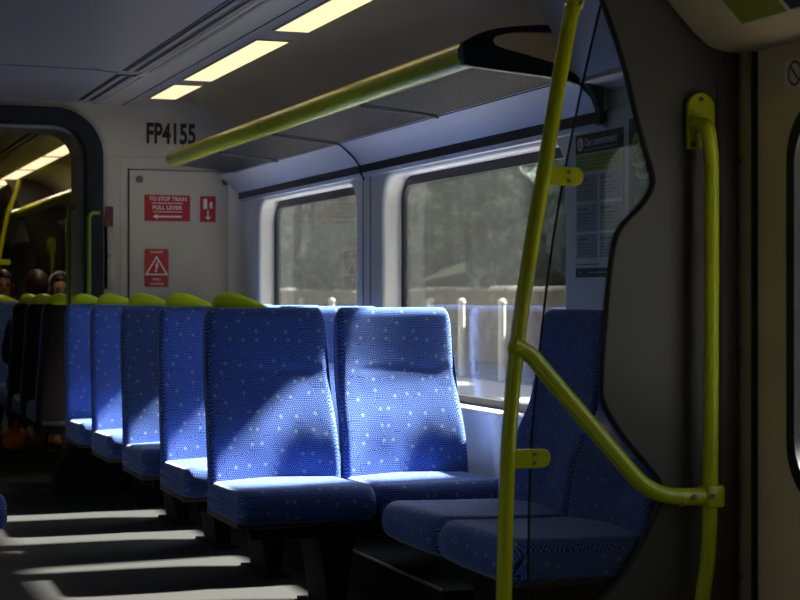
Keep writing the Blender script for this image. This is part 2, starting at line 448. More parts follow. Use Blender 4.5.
def arch_band(g0, g1, y0, y1):
    bm = bmesh.new(); A = [arch_pts(g, y) for g, y in ((g0, y0), (g1, y0), (g1, y1), (g0, y1))]
    V = [[bm.verts.new(p) for p in a] for a in A]
    for q in range(4):
        for i in range(len(V[0])-1): bm.faces.new((V[q][i], V[q][i+1], V[(q+1) % 4][i+1], V[(q+1) % 4][i]))
    return bm
struct(obj('trim_10', arch_band(-.012, .085, BY-.03, BY+.1), M['portal'], smooth=50))
struct(obj('trim_11', arch_band(-.03, .004, BY+.1, BY+.46), M['silver'], smooth=50))
struct(obj('trim_12', arch_band(.088, .11, BY-.012, BY+.05), M['silver'], smooth=50))
# ribbed threshold in the portal
th = obj('trim_13', box(PX0, PX1, BY-.05, BY+.5, 0, .008), M['dark']); struct(th)
bm = bmesh.new()
for k in range(14): add_box(bm, .9+k*.055, .925+k*.055, BY+.0, BY+.32, .008, .016)
obj('rib', bm, M['shellgrey'], th)
# bulkhead seam lines
bm = bmesh.new(); add_box(bm, 1.80, WX, BY-.002, BY+.01, 1.993, 1.998); add_box(bm, 1.888, 1.892, BY-.002, BY+.01, 0, 1.99)
struct(obj('trim_14', bm, M['silver']))
# corner fillet between bulkhead and wall
bm = bmesh.new(); add_prism(bm, [(0, 0)], 0, 0) if False else None
vs0 = [(WX-.09, BY), (WX-.05, BY-.012), (WX-.015, BY-.05), (WX, BY-.10), (WX+.02, BY-.10), (WX+.02, BY+.02), (WX-.09, BY+.02)]
lo = [bm.verts.new((x, y, 0)) for x, y in vs0]; hi = [bm.verts.new((x, y, 1.87)) for x, y in vs0]
for i in range(7): bm.faces.new((lo[i], lo[(i+1) % 7], hi[(i+1) % 7], hi[i]))
bm.faces.new(lo); bm.faces.new(hi)
struct(obj('trim_15', bm, M['white'], smooth=60))

# left side, closing walls
lf = Matrix(((0, 0, 1, LX-.1), (1, 0, 0, 0), (0, 1, 0, 0), (0, 0, 0, 1)))
struct(plate('wall_left', [[(-1.4, 0), (26, 0), (26, 2.4), (-1.4, 2.4)]] + [rrect2(a, b, .75, 1.68, .1) for a, b in ((5.6, 7.35), (7.97, 9.6), (17.0, 17.9), (19.6, 20.2), (3.3, 4.0), (2.1, 2.8))], .1, lf, M['white'], bevel=.02))
for k, (a, b) in enumerate(((5.6, 7.35), (7.97, 9.6), (17.0, 17.9), (19.6, 20.2), (3.3, 4.0), (2.1, 2.8))):
    struct(plate('window_%d' % (k+3), [rrect2(a-.03, b+.03, .72, 1.71, .1)], .004, Matrix.Translation((-.0, 0, 0)) @ Matrix(((0, 0, 1, LX-.06), (1, 0, 0, 0), (0, 1, 0, 0), (0, 0, 0, 1))), M['glass']))
struct(obj('wall_back', box(LX-.1, 2.8, -1.45, -1.35, 0, 2.4), M['bulk']))
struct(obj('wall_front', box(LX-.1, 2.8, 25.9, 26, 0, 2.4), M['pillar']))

# vestibule door on the right
DX = 2.625
df = frame_wall(DX+.04)
door = plate('door_1', [[(-4.246, .02), (-2.9, .02), (-2.9, 1.90), (-4.246, 1.90)], rrect2(-4.075, -3.35, .60, 1.69, .16)], .04, df, M['cream'], bevel=.012)
struct(door)
plate('window_seal', [rrect2(-4.085, -3.34, .59, 1.70, .165), rrect2(-4.045, -3.38, .63, 1.66, .14)], .03, frame_wall(DX+.026), M['black'], door)
plate('pane', [rrect2(-4.06, -3.36, .615, 1.675, .15)], .006, frame_wall(DX+.03), M['glass'], door)
struct(obj('trim_16', box(2.598, 2.66, 4.252, PY+.012, 0, 1.868, bev=.004), M['creamtrim']))
t16 = bpy.data.objects['trim_16']
for z in (.35, 1.0, 1.55): obj('screw', tube([(2.60, 4.28, z), (2.594, 4.28, z)], .006, 8), M['screw'], t16)
struct(obj('trim_17', box(2.612, 2.66, 4.243, 4.254, 0, 1.868), M['black']))
struct(obj('wall_right', box(2.62, 2.74, -1.4, 2.9, 0, 1.9), M['cream']))
struct(obj('wall_right', box(2.67, 2.74, -1.4, PY+.02, 1.88, 2.4), M['cream']))

# ------------------------------------------------------------------ ceiling lights and vents
def ceiling_light(y0, y1, label):
    t = thing('ceiling_light', label, 'light', (2.05, (y0+y1)/2, CZ-.006), 'ceiling lights')
    bm = bmesh.new()
    for a in ((1.968, 1.978, y0-.01, y1+.01), (2.128, 2.138, y0-.01, y1+.01), (1.978, 2.128, y0-.01, y0), (1.978, 2.128, y1, y1+.01)):
        add_box(bm, a[0], a[1], a[2], a[3], CZ-.012, CZ-.004)
    obj('frame', bm, M['cove'], t)
    obj('diffuser', box(1.978, 2.128, y0, y1, CZ-.010, CZ-.002), M['light'], t)
ceiling_light(5.55, 7.05, 'long cream ceiling light nearest the camera, cut by the top edge')
ceiling_light(7.34, 8.83, 'long cream ceiling light, the middle one of the three above the seats')
ceiling_light(9.04, 9.71, 'short cream ceiling light nearest the bulkhead with the black number')
ceiling_light(2.0, 3.6, 'cream ceiling light above the door vestibule')
far = ['short cream ceiling light just beyond the portal', 'second cream ceiling light beyond the portal', 'third cream ceiling light beyond the portal', 'fourth cream ceiling light, far beyond the portal', 'farthest cream ceiling light beyond the portal']
for (a, b), s in zip(((11.2, 14.0), (14.1, 15.55), (15.65, 17.0), (17.1, 17.9), (18.0, 19.5)), far): ceiling_light(a, b, s)
def vent(y0, y1, label):
    t = thing('ceiling_vent', label, 'vent', (1.69, (y0+y1)/2, CZ), 'ceiling vents')
    obj('backing', box(1.615, 1.765, y0, y1, CZ-.003, CZ+.004), M['black'], t)
    for x in (1.635, 1.690, 1.743):
        bm = bmesh.new(); add_box(bm, x, x+.028, y0+.01, y1-.01, CZ-.009, CZ-.002, bev=.003)
        obj('slat', bm, M['ceil'], t)
vent(3.0, 8.62, 'long slotted ceiling vent above the aisle')
vent(8.78, 10.0, 'short slotted ceiling vent beside the bulkhead')
vent(11.0, 14.0, 'slotted ceiling vent beyond the portal')

# ------------------------------------------------------------------ seats
def rrect_loop(y0, y1, z0, z1, rs, n=5, my=10, mz=24):
    """closed loop in (y,z): bottom-front -> front up -> top -> back down -> bottom. rs: bottom-front, top-front, top-back, bottom-back"""
    L = []
    def arc(cy, cz, rr, a0):
        for k in range(n+1):
            a = a0-PI/2*k/n; L.append((cy+rr*math.cos(a), cz+rr*math.sin(a)))
    def seg(p, q, m):
        for k in range(1, m): L.append((p[0]+(q[0]-p[0])*k/m, p[1]+(q[1]-p[1])*k/m))
    bf_, tf, tb, bb = rs
    arc(y0+bf_, z0+bf_, bf_, -PI/2)
    seg((y0, z0+bf_), (y0, z1-tf), mz)
    arc(y0+tf, z1-tf, tf, PI)
    seg((y0+tf, z1), (y1-tb, z1), my)
    arc(y1-tb, z1-tb, tb, PI/2)
    seg((y1, z1-tb), (y1, z0+bb), mz)
    arc(y1-bb, z0+bb, bb, 0)
    seg((y1-bb, z0), (y0+bf_, z0), my)
    return L
def stations(hw, R, n=6, inner=14):
    s = []
    for k in range(n+1):
        a = PI/2*(1-k/n); s.append((-hw+R-R*math.sin(a), 1-math.cos(a)))
    for k in range(1, inner): s.append((-hw+R+2*(hw-R)*k/inner, 0))
    for k in range(n+1):
        a = PI/2*k/n; s.append((hw-R+R*math.sin(a), 1-math.cos(a)))
    return s
def loft(secs, name, uvs=True):
    """secs: list of (x, loop2d, deform) -> mesh with UVs in metres"""
    bm = bmesh.new(); uvl = bm.loops.layers.uv.new('UVMap')
    rows = []; us = []
    for x, L, fn in secs:
        rows.append([bm.verts.new(fn(x, y, z)) for y, z in L])
        acc = [0]
        for i in range(1, len(L)+1): acc.append(acc[-1]+math.dist(L[i-1], L[i % len(L)]))
        us.append((x, acc))
    n = len(rows[0])
    for j in range(len(rows)-1):
        for i in range(n):
            f = bm.faces.new((rows[j][i], rows[j][(i+1) % n], rows[j+1][(i+1) % n], rows[j+1][i]))
            for lp, (jj, ii) in zip(f.loops, ((j, i), (j, i+1), (j+1, i+1), (j+1, i))):
                lp[uvl].uv = (us[jj][0], us[0 if False else jj][1][ii]-us[jj][1][n//2])
    for row in (rows[0], rows[-1]):
        f = bm.faces.new(row)
        for lp in f.loops: lp[uvl].uv = (lp.vert.co.y, lp.vert.co.z)
    return bm
HW = .258
def cushion_bm():
    secs = []
    def fn(x, y, z):
        u = max(-1, min(1, x/HW))
        s = (y+.44)/.5
        top = max(0, (z-.40)/.06)
        z2 = z - .010*math.cos(u*PI/2)*math.sin(max(0, min(1, s))*PI)*top
        z2 += .012*(1-s)*top*.7
        z2 += .004*math.sin(x*9+1.3)*top
        y2 = y+.016*abs(u)**3*(1 if y < -.2 else 0)
        return (x, y2, z2)
    for x, k in stations(HW, .035):
        a = .035*k
        secs.append((x, rrect_loop(-.44+a, .06, .355+a*.4, .472-a, (.045, .055, .02, .02), mz=5, my=22), fn))
    return loft(secs, 'cushion')
def back_fn(thk=.0, zt=1.12):
    def fn(x, y, z):
        h = (z-.44)/.68
        tx = x*(1-.085*max(0, h)**1.3)
        u = x/HW
        hh = max(0, h); h = max(h, -.1)
        lean = .09*(z-.44)+.048*(math.erf((z-.73)/.14)+math.erf(.29/.14))
        front = max(0, 1-y/.05) if thk == 0 else 0
        sc = .008*(1-u*u) + .030*math.exp(-((z-.56)/.21)**2)*(1-u*u)
        a_ = (x*.8-(z-.60)*.6); sc += .0045*math.sin(a_*34)*math.exp(-((z-.58)/.10)**2)*(1-u**4)
        e = max(0, min(1, (z-.86)/.05)); e = e*e*(3-2*e)
        sc -= .002*e*(1-u**6)
        sc += .004*math.exp(-((z-.872)/.009)**2)*(1 if abs(u) < .62 else max(0, 1-(abs(u)-.62)*8))
        sc += .003*math.sin(9*x+7*z)*(1-e)
        return (tx, y+lean+sc*front, z)
    return fn
def backrest_bm():
    secs = []
    for x, k in stations(HW, .032):
        secs.append((x, rrect_loop(.0+.026*k, .075-.025*k, .43+.01*k, 1.115-.06*k, (.015, .03, .025, .015), mz=56, my=4), back_fn()))
    return loft(secs, 'backrest')
def shell_bm():
    secs = []
    for x, k in stations(HW-.004, .04):
        secs.append((x, rrect_loop(.055, .105-.035*k, .345+.01*k, 1.112-.06*k, (.005, .005, .03, .02), mz=12, my=4), back_fn(1)))
    return loft(secs, 'shell')
def pan_bm():
    bm = bmesh.new(); add_box(bm, -HW+.006, HW-.03, -.37, .10, .335, .372, bev=.010)
    return bm
def handle_bm(side):
    # swelling grip on top of the shell, fat at the aisle end and tapering inward
    bm = bmesh.new(); rings = []
    n = 16; L = .225
    for i in range(n+1):
        s = i/n
        x = -.195+L*s
        top = .004+.062*((1-(1-s/.28)**2)**.5 if s < .28 else 1-((s-.28)/.72)**1.5)
        th = .005+.022*((1-(1-s/.2)**2)**.5 if s < .2 else (1-((s-.2)/.8)**2))
        ov = -.008*(1-s)
        ring = []
        for k in range(14):
            a = 2*PI*k/14
            zc = 1.105+top*.5
            ring.append(bm.verts.new((side*-1*(x+ov*math.sin(a)), .235+th*math.cos(a), zc+(top*.5+.006)*math.sin(a))))
        rings.append(ring)
    for A, B in zip(rings, rings[1:]):
        for k in range(14): bm.faces.new((A[k], A[(k+1) % 14], B[(k+1) % 14], B[k]))
    bm.faces.new(rings[0]); bm.faces.new(rings[-1])
    return bm
def make_seat(label, handle, group, loc):
    t = thing('train_seat', label, 'seat', (0, 0, 0), group)
    obj('cushion', cushion_bm(), M['fabric'], t, 60)
    obj('backrest', backrest_bm(), M['fabric'], t, 60)
    obj('back_shell', shell_bm(), M['shell'], t, 50)
    obj('seat_pan', pan_bm(), M['shellgrey'], t, 50)
    if handle: obj('grab_handle', handle_bm(handle), M['green'], t, 60)
    t.location = loc
    return t
G1 = 'blue seats in rows facing the camera'
RY = [6.185+.857*i for i in range(5)]
AX, NX = 1.748, 2.276
A0 = make_seat('blue patterned aisle seat in the front row, left of the sunlit window seat', -1, G1, (AX, RY[0], 0))
A0.children[0]
P0 = make_seat('blue patterned window seat in the front row with a bright sun patch on its back', 0, G1, (NX, RY[0], 0))
ordn = ['', 'second', 'third', 'fourth', 'fifth']
for i in range(1, 5):
    dup(A0, (AX, RY[i], 0), 0, 'blue patterned aisle seat with green handle, %s row from the front%s' % (ordn[i], ', nearest the portal' if i == 4 else ''))
    dup(P0, (NX, RY[i], 0), 0, 'blue patterned window seat in the %s row from the front' % ordn[i])
# lengthwise seats against the wall, behind the draught screen
G2 = 'lengthwise blue seats behind the glass screen'
dup(P0, (2.30, 5.12, 0), -PI/2, 'blue lengthwise seat under the window edge, farther of the pair behind the glass screen', G2)
dup(P0, (2.30, 4.60, 0), -PI/2, 'blue lengthwise seat right behind the glass screen, nearer of the pair', G2)
# left side of the aisle
dup(P0, (.462, 6.36, 0), 0, 'blue seat cushion at the left edge of the photo, across the aisle', 'blue seats left of the aisle')
# beyond the portal: seats facing away and one pair facing the camera
G3 = 'dark backed seats beyond the portal'
B0 = make_seat('aisle seat facing away beyond the portal, dark back with green handle, nearest of its row', 1, G3, (AX, 10.95, 0)); B0.rotation_euler = (0, 0, PI)
for y, w in ((11.7, 'second'), (12.4, 'third')):
    dup(B0, (AX, y, 0), PI, 'aisle seat facing away beyond the portal, dark back with green handle, %s of its row' % w)
for y, w in ((10.95, 'first'), (11.7, 'second'), (12.4, 'third')):
    dup(P0, (NX, y, 0), PI, 'window seat facing away beyond the portal, %s from the portal' % w, G3)
G4 = 'seats facing the camera beyond the portal'
dup(A0, (AX, 13.7, 0), 0, 'empty aisle seat facing the camera far beyond the portal', G4)
dup(P0, (NX, 13.7, 0), 0, 'window seat facing the camera far beyond the portal, under the black haired person', G4)
dup(A0, (AX, 14.6, 0), 0, 'aisle seat facing the camera beyond the portal, one row farther back', G4)

FARP = [(10.95, PI, 'first row facing away beyond the portal'), (11.7, PI, 'second row facing away beyond the portal'), (12.4, PI, 'third row facing away beyond the portal'), (13.7, 0, 'pair facing the camera beyond the portal')]
# pedestals: one floor frame for each pair
def pedestal():
    t = thing('seat_pedestal', 'dark seat frame under the front row', 'seat frame', (0, 0, 0), 'dark seat frames')
    obj('beam', box(-.42, .50, -.26, -.20, .279, .335, bev=.008), M['under'], t)
    obj('beam', box(-.42, .50, -.02, .04, .279, .335, bev=.008), M['under'], t)
    bm = bmesh.new(); add_prism(bm, [(-.12, 0.012), (-.06, .012), (-.02, .279), (-.16, .279)], -.24, .02)
    obj('leg', bm, M['under'], t)
    obj('foot', box(-.15, -.03, -.30, .08, 0, .012, bev=.003), M['under'], t)
    return t
F0 = pedestal(); F0.location = (1.995, RY[0], 0)
for i in range(1, 5): dup(F0, (1.995, RY[i], 0), 0, 'dark seat frame under the %s row from the front' % ordn[i])
for y, rz, w in FARP: dup(F0, (1.995+(.02 if rz else 0), y, 0), rz, 'dark seat frame under the '+w)
dup(F0, (.195, 6.36, 0), 0, 'dark seat frame under the seat left of the aisle')
t = thing('under_seat_box', 'dark equipment box under the lengthwise seats', 'seat frame', (2.45, 4.86, 0))
obj('casing', box(2.20, 2.56, 4.36, 5.36, 0, .24, bev=.01), M['under'], t)
obj('mounting_bracket', box(2.05, 2.5, 4.45, 5.30, .24, .335, bev=.01), M['under'], t)
t = thing('heater_duct', 'dark heater duct with a thin metal edge along the wall under the seats', 'heater', (2.3, 5.6, 0))
obj('casing', box(2.12, 2.575, 5.42, 9.9, 0, .15, bev=.006), M['under'], t)
obj('edge_strip', box(2.112, 2.122, 5.42, 9.9, .148, .156), M['steel'], t)
# slanted equipment box by the portal
bm = bmesh.new()
add_prism(bm, [(1.46, 0), (1.48, .15), (1.65, .40), (1.93, .40), (1.93, 0)], 9.94, 10.12)
tag(obj('equipment_box', bm, M['under']), 'dark sloped equipment box on the floor beside the portal', 'box')

# ------------------------------------------------------------------ luggage rack
def luggage_rack(y0, y1, seams, label):
    t = thing('luggage_rack', label, 'luggage rack', (2.3, y0, 1.92))
    cuts = [y0] + [s for s in seams if s[1]] and [y0]+[s for s, rail in seams if rail]+[y1]
    for a, b in zip(cuts, cuts[1:]):
        obj('front_rail', tube([(2.14, a+.004, 1.965), (2.14, b-.004, 1.965)], .048, 24, ry=.046), M['lime'], t)
    for s, rail in seams:
        if rail: obj('rail_joint', tube([(2.14, s-.006, 1.965), (2.14, s+.006, 1.965)], .0486, 24, ry=.0466), M['black'], t)
    ps = [y0]+[s for s, rail in seams]+[y1]
    for a, b in zip(ps, ps[1:]):
        bm = bmesh.new(); add_sheet(bm, [(2.17, 1.925), (2.30, 1.912), (2.50, 1.893)], a+.01, b-.01, 1)
        obj('mesh_panel', bm, M['perf'], t)
    for s in ps[1:-1]:
        bm = bmesh.new(); 
        for p in range(1): add_tube(bm, [(2.165, s, 1.925), (2.50, s, 1.890)], .010, 6)
        obj('divider', bm, M['black'], t)
    bm = bmesh.new(); add_tube(bm, [(2.50, y0, 1.895), (2.50, y1, 1.895)], .008, 6); obj('rear_bar', bm, M['navy'], t)
    return t
rack = luggage_rack(5.22, BY-.34, ((6.45, False), (7.76, True), (8.85, False)), 'overhead luggage rack with thick lime green front rail and dark mesh shelf')
# near end bracket: two arms from the rail end, open between
ef = frame_xz(5.22)
outl = [(2.095, 1.995), (2.10, 1.93), (2.12, 1.918), (2.20, 1.910), (2.42, 1.892), (2.535, 1.872), (2.52, 1.900), (2.44, 1.938), (2.33, 1.965), (2.235, 1.985), (2.208, 2.000), (2.215, 2.018), (2.26, 2.032), (2.33, 2.040), (2.425, 2.045), (2.412, 2.068), (2.32, 2.062), (2.22, 2.048), (2.15, 2.025)]
oc = [ (p.x, p.y) for p in catmull([(x, z, 0) for x, z in outl]+[(outl[0][0], outl[0][1], 0)], 5)][:-1]
plate('end_bracket', [oc], .035, ef, M['navy'], rack, bevel=.006)
r2 = luggage_rack(11.3, 17.2, ((13.0, True), (15.0, True)), 'lime railed luggage rack beyond the portal')

# ------------------------------------------------------------------ draught screen and rails
sf = frame_xz(PY+.03)
edge = [(2.02, 2.305), (2.10, 2.17), (2.169, 1.993), (2.232, 1.827), (2.279, 1.659), (2.320, 1.532), (2.328, 1.476), (2.295, 1.418), (2.222, 1.345), (2.197, 1.261), (2.178, 1.092), (2.166, .938), (2.172, .860), (2.232, .767), (2.311, .680), (2.350, .628), (2.349, .570), (2.295, .458), (2.216, .350), (2.153, .296), (2.09, .20), (2.06, .0)]
es = [(p.x, p.y) for p in catmull([(x, z, 0) for x, z in edge], 5)]
def draught_screen(label):
    t = thing('draught_screen', label, 'screen', (2.3, PY+.015, 0))
    plate('panel', [es+[(2.60, 0), (2.60, 2.305)]], .03, sf, M['panel'], t)
    obj('edge_seal', tube([(x, PY+.012, z) for x, z in es], .011, 10), M['black'], t)
    gl = [(2.20, 2.1), (2.166, 1.985), (2.097, 1.708), (2.032, 1.40), (1.993, 1.149), (1.962, .872), (1.947, .678), (1.941, .319), (1.941, .06)]
    ge = [(p.x, p.y) for p in catmull([(x, z, 0) for x, z in gl], 4)]
    gm = [(x, z) for x, z in es if z <= 2.05 and z >= .06]
    plate('glass_pane', [ge+[(x+.02, z) for x, z in gm[::-1]]], .008, frame_xz(PY+.024), M['screen'], t)
    obj('glass_edge', tube([(x, PY+.02, z) for x, z in ge], .0035, 6), M['shell'], t)
    return t
ds = draught_screen('grey draught screen panel with a scalloped glass pane beside the door')
# dark pocket pillar beside the door
bm = bmesh.new()
pr = [(2.522, PY+.005), (2.528, PY-.008), (2.54, PY-.013), (2.56, PY-.015), (2.588, PY-.012), (2.598, PY), (2.598, PY+.02), (2.522, PY+.02)]
lo = [bm.verts.new((x, y, 0)) for x, y in pr]; hi = [bm.verts.new((x, y, 1.87)) for x, y in pr]
for i in range(8): bm.faces.new((lo[i], lo[(i+1) % 8], hi[(i+1) % 8], hi[i]))
bm.faces.new(lo); bm.faces.new(hi)
obj('pillar_cover', bm, M['pillar'], ds, 60)

QY = PY-.075
def handrail(label):
    t = thing('handrail', label, 'handrail', (1.82, QY, 0))
    P = [(2.16, QY, 2.31), (2.10, QY, 2.13), (2.037, QY, 1.962), (2.001, QY, 1.80), (1.947, QY, 1.503), (1.902, QY, 1.258), (1.866, QY, 1.027), (1.840, QY, .744), (1.829, QY, .42), (1.822, QY, .008)]
    pole = obj('front_pole', tube(catmull(P, 5), .0215, 20), M['lime'], t, 60)
    obj('sleeve', tube(catmull([(2.16, QY, 2.31), (2.10, QY, 2.13), (2.045, QY, 1.985), (2.035, QY, 1.955)], 4), .0255, 20), M['lime'], t, 50)
    obj('floor_flange', tube([(1.822, QY, 0), (1.822, QY, .012)], .05, 24), M['steel'], t)
    obj('screw', tube([(2.043, QY-.024, 1.962), (2.043, QY-.029, 1.962)], .006, 10), M['screw'], t)
    for x, z, l in ((1.945, 1.488, .118), (1.836, .718, .128)):
        b = plate('glass_clip', [rrect2(x, x+l, z-.026, z+.026, .0255)], .014, frame_xz(QY+.008), M['lime'], t, bevel=.003)
        obj('spacer', tube([(x+l-.04, QY, z), (x+l-.04, PY+.02, z)], .012, 12), M['lime'], b)
        for dz in (-.012, .012): obj('screw', tube([(x+l*.62, QY-.006, z+dz), (x+l*.62, QY-.011, z+dz)], .005, 8), M['screw'], b)
    D = [(1.846, QY-.012, 1.028), (1.895, QY-.008, 1.008), (2.275, QY, .600), (2.46, QY, .594)]
    obj('diagonal_rail', tube(fillet([D[0], D[1], D[2], D[3]], .09, 10), .0235, 20), M['lime'], t, 60)
    RX = 2.466; 
    clamp = obj('clamp', tube([(2.365, QY, .594), (2.43, QY, .594)], .025, 20), M['lime'], t)
    obj('clamp_block', box(RX-.028, RX+.028, QY-.03, QY+.03, .563, .626, bev=.008), M['lime'], t)
    for x in (2.395, 2.45): obj('screw', tube([(x, QY-.022, .596), (x, QY-.034, .596)], .0075, 10), M['screw'], clamp)
    R = [(2.447, PY-.01, 1.648), (2.447, PY-.035, 1.648), (2.452, QY, 1.635), (2.462, QY, 1.58), (RX, QY, 1.51), (RX, QY, 1.149), (RX-.004, QY, .60), (RX-.012, QY, .42), (RX-.03, QY, .30), (RX-.045, QY, .16), (RX-.05, PY-.03, .10), (RX-.05, PY-.01, .09)]
    obj('rear_pole', tube(catmull(R, 6), .0215, 20), M['lime'], t, 60)
    br = plate('wall_bracket', [[(2.421, 1.580), (2.507, 1.580)]+[(2.464+.043*math.cos(PI*k/16), 1.699+.043*math.sin(PI*k/16)) for k in range(17)]], .018, frame_xz(PY-.006), M['lime'], t, bevel=.004)
    for x, z in ((2.462, 1.722), (2.436, 1.592)): obj('screw', tube([(x, PY-.022, z), (x, PY-.028, z)], .007, 10), M['screw'], br)
    br2 = plate('wall_bracket', [rrect2(RX-.085, RX-.015, .03, .15, .0345)], .016, frame_xz(PY+.001), M['lime'], t, bevel=.004)
    return t
hr = handrail('lime green handrail of poles and a diagonal bar beside the door')
# the far vestibule: same screen and rail, seen through the portal
def shifted(root, dy, dx, label):
    return dup(root, (root.location.x+dx, root.location.y+dy, root.location.z), 0, label)
shifted(ds, 12.6, 0, 'dark draught screen at the far vestibule beyond the portal')
shifted(hr, 12.6, 0, 'lime green handrail at the far vestibule beyond the portal')
# grab handles at the portal
bm = tube(fillet([(1.77, BY-.01, 1.655), (1.69, BY-.075, 1.655), (1.69, BY-.075, .75), (1.77, BY-.01, .75)], .05, 6), .014, 12)
tag(obj('grab_handle', bm, M['greendark'], None, 60), 'green vertical grab handle on the near face of the portal', 'grab handle')
bm = tube(fillet([(1.69, BY+.30, 1.70), (1.63, BY+.30, 1.70), (1.63, BY+.30, .75), (1.69, BY+.30, .75)], .05, 6), .014, 12)
tag(obj('grab_handle', bm, M['greendark'], None, 60), 'dark green grab handle on the inner jamb of the portal', 'grab handle')

# ------------------------------------------------------------------ bulkhead panel and signs
t = thing('access_panel', 'large cream access panel on the bulkhead below the black number', 'panel', (2.28, BY, 0))
plate('panel', [rrect2(1.945, 2.602, .62, 1.917, .006)], .004, frame_xz(BY-.0005), M['bulk'], t)
bm = bmesh.new()
for a in ((1.936, 1.945, .62, 1.925), (2.602, 2.606, .62, 1.925), (1.936, 2.606, 1.917, 1.922)): add_box(bm, a[0], a[1], BY-.006, BY-.001, a[2], a[3])
obj('shadow_gap', bm, M['dark'], t)
for x, z in ((2.005, 1.862), (2.535, 1.858)):
    obj('lock', tube([(x, BY-.004, z), (x, BY-.012, z)], .022, 16), M['screw'], t)
n = thing('number_lettering', 'black lettering FP4155 on the bulkhead above the access panel', 'lettering', (2.2, BY, 2.07))
text('lettering', 'FP4155', 2.048, 2.350, 2.078, 2.208, frame_xz(BY-.001), M['ink'], n, .034)
SG = 'red safety signs on the bulkhead'
def sign(name, label, a0, a1, b0, b1, r=.006):
    s = thing(name, label, 'sign', ((a0+a1)/2, BY-.005, b0), SG)
    plate('board', [rrect2(a0, a1, b0, b1, r)], .003, frame_xz(BY-.005), M['red'], s)
    return s
F = frame_xz(BY-.0082)
s = sign('emergency_sign', 'wide red sign reading TO STOP TRAIN PULL LEVER with an arrow', 2.034, 2.315, 1.612, 1.770)
text('lettering', 'TO STOP TRAIN', 2.062, 2.293, 1.735, 1.760, F, M['signwhite'], s, .012)
text('lettering', 'PULL LEVER', 2.085, 2.265, 1.682, 1.707, F, M['signwhite'], s, .012)
rects('small_print', [(2.08, 2.27, 1.719, 1.723), (2.085, 2.265, 1.667, 1.671)], F, M['signwhite'], s)
poly('arrow', [(2.085, 1.640), (2.115, 1.657), (2.110, 1.645), (2.262, 1.645), (2.262, 1.635), (2.110, 1.635), (2.115, 1.623)], F, M['signwhite'], s)
s = sign('lever_sign', 'narrow red sign with a lever pictogram and a downward arrow', 2.376, 2.474, 1.610, 1.768)
plate('pictogram', [rrect2(2.398, 2.420, 1.690, 1.752, .005)], .0006, F, M['signwhite'], s)
plate('pictogram', [rrect2(2.436, 2.454, 1.694, 1.734, .004)], .0006, F, M['signwhite'], s)
poly('arrow', [(2.425, 1.622), (2.444, 1.645), (2.4285, 1.640), (2.4285, 1.682), (2.4215, 1.682), (2.4215, 1.640), (2.406, 1.645)], F, M['signwhite'], s)
s = sign('high_voltage_sign', 'red danger sign with a white lightning triangle', 2.036, 2.182, 1.214, 1.444, .012)
text('lettering', 'DANGER', 2.072, 2.148, 1.419, 1.432, F, M['signwhite'], s, .01)
text('lettering', 'HIGH', 2.085, 2.133, 1.254, 1.268, F, M['signwhite'], s, .01)
text('lettering', 'VOLTAGE', 2.068, 2.150, 1.226, 1.240, F, M['signwhite'], s, .01)
def tri(c, h):
    return [(c[0]-h*.60, c[1]-h*.5), (c[0]+h*.60, c[1]-h*.5), (c[0], c[1]+h*.5)]
plate('triangle', [tri((2.109, 1.345), .118), tri((2.109, 1.341), .094)], .0006, F, M['signwhite'], s)
poly('lightning_bolt', [(2.118, 1.380), (2.098, 1.338), (2.108, 1.338), (2.100, 1.312), (2.094, 1.313), (2.102, 1.300), (2.112, 1.313), (2.107, 1.312), (2.122, 1.350), (2.111, 1.350), (2.126, 1.380)], F, M['signwhite'], s)
# small fittings between portal and panel
s = thing('door_control', 'small pale control box with a dark red notice beside the portal', 'control box', (1.845, BY, 1.2))
obj('casing', box(1.788, 1.850, BY-.012, BY, 1.20, 1.66, bev=.003), M['silver'], s)
plate('notice', [rrect2(1.794, 1.845, 1.575, 1.695, .004)], .002, frame_xz(BY-.012), mat('notice_red', (.10, .02, .02), .5), s)
obj('lock', tube([(1.822, BY-.011, 1.40), (1.822, BY-.018, 1.40)], .008, 12), M['screw'], s)

# ------------------------------------------------------------------ poster, advert, stickers
wfp = frame_wall(WX-.001)
s = thing('notice_poster', 'white Our commitment notice poster on the wall behind the glass screen', 'poster', (WX, 5.25, 1.23))
def pa(px, x0=-5.436, x1=-5.075): return x0+(x1-x0)*px
def pz(q, z1=1.724, z0=1.225): return z1+(z0-z1)*q
plate('sheet', [rrect2(pa(0), pa(1), pz(1), pz(0), .003)], .002, wfp, M['postpale'], s)
W2 = frame_wall(WX-.0032)
rects('header_band', [(pa(0), pa(1), pz(.135), pz(0))], W2, M['postnavy'], s, .0003)
rects('lime_band', [(pa(0.01), pa(.99), pz(.265), pz(.142))], W2, M['postgreen'], s, .0003)
gs = []
for r0, r1 in ((.285, .47), (.49, .68), (.70, .865)):
    for c0, c1 in ((.02, .47), (.52, .98)): gs.append((pa(c0), pa(c1), pz(r1), pz(r0)))
rects('text_block', gs, W2, M['postgrey'], s, .0003)
rects('footer_band', [(pa(0), pa(1), pz(1), pz(.935))], W2, M['postnavy'], s, .0003)
text('lettering', 'Our commitment', pa(.20), pa(.88), pz(.085), pz(.028), W2, M['signwhite'], s, .012)
ring = lambda rr: [(pa(.105)+rr*math.cos(2*PI*k/24), pz(.066)+rr*math.sin(2*PI*k/24)) for k in range(24)]
plate('emblem', [ring(.0235)], .0006, frame_wall(WX-.0036), M['signwhite'], s)
text('emblem', 'i', pa(.092), pa(.118), pz(.094), pz(.040), frame_wall(WX-.004), M['postnavy'], s, .03)
ln = [(pa(.20), pa(.90), pz(.114), pz(.106))]
rects('small_print', ln, W2, M['postgrey'], s, .0006)
pl = []
for q in (.165, .190, .215, .240): pl.append((pa(.05), pa(.92 if q < .23 else .55), pz(q+.006), pz(q)))
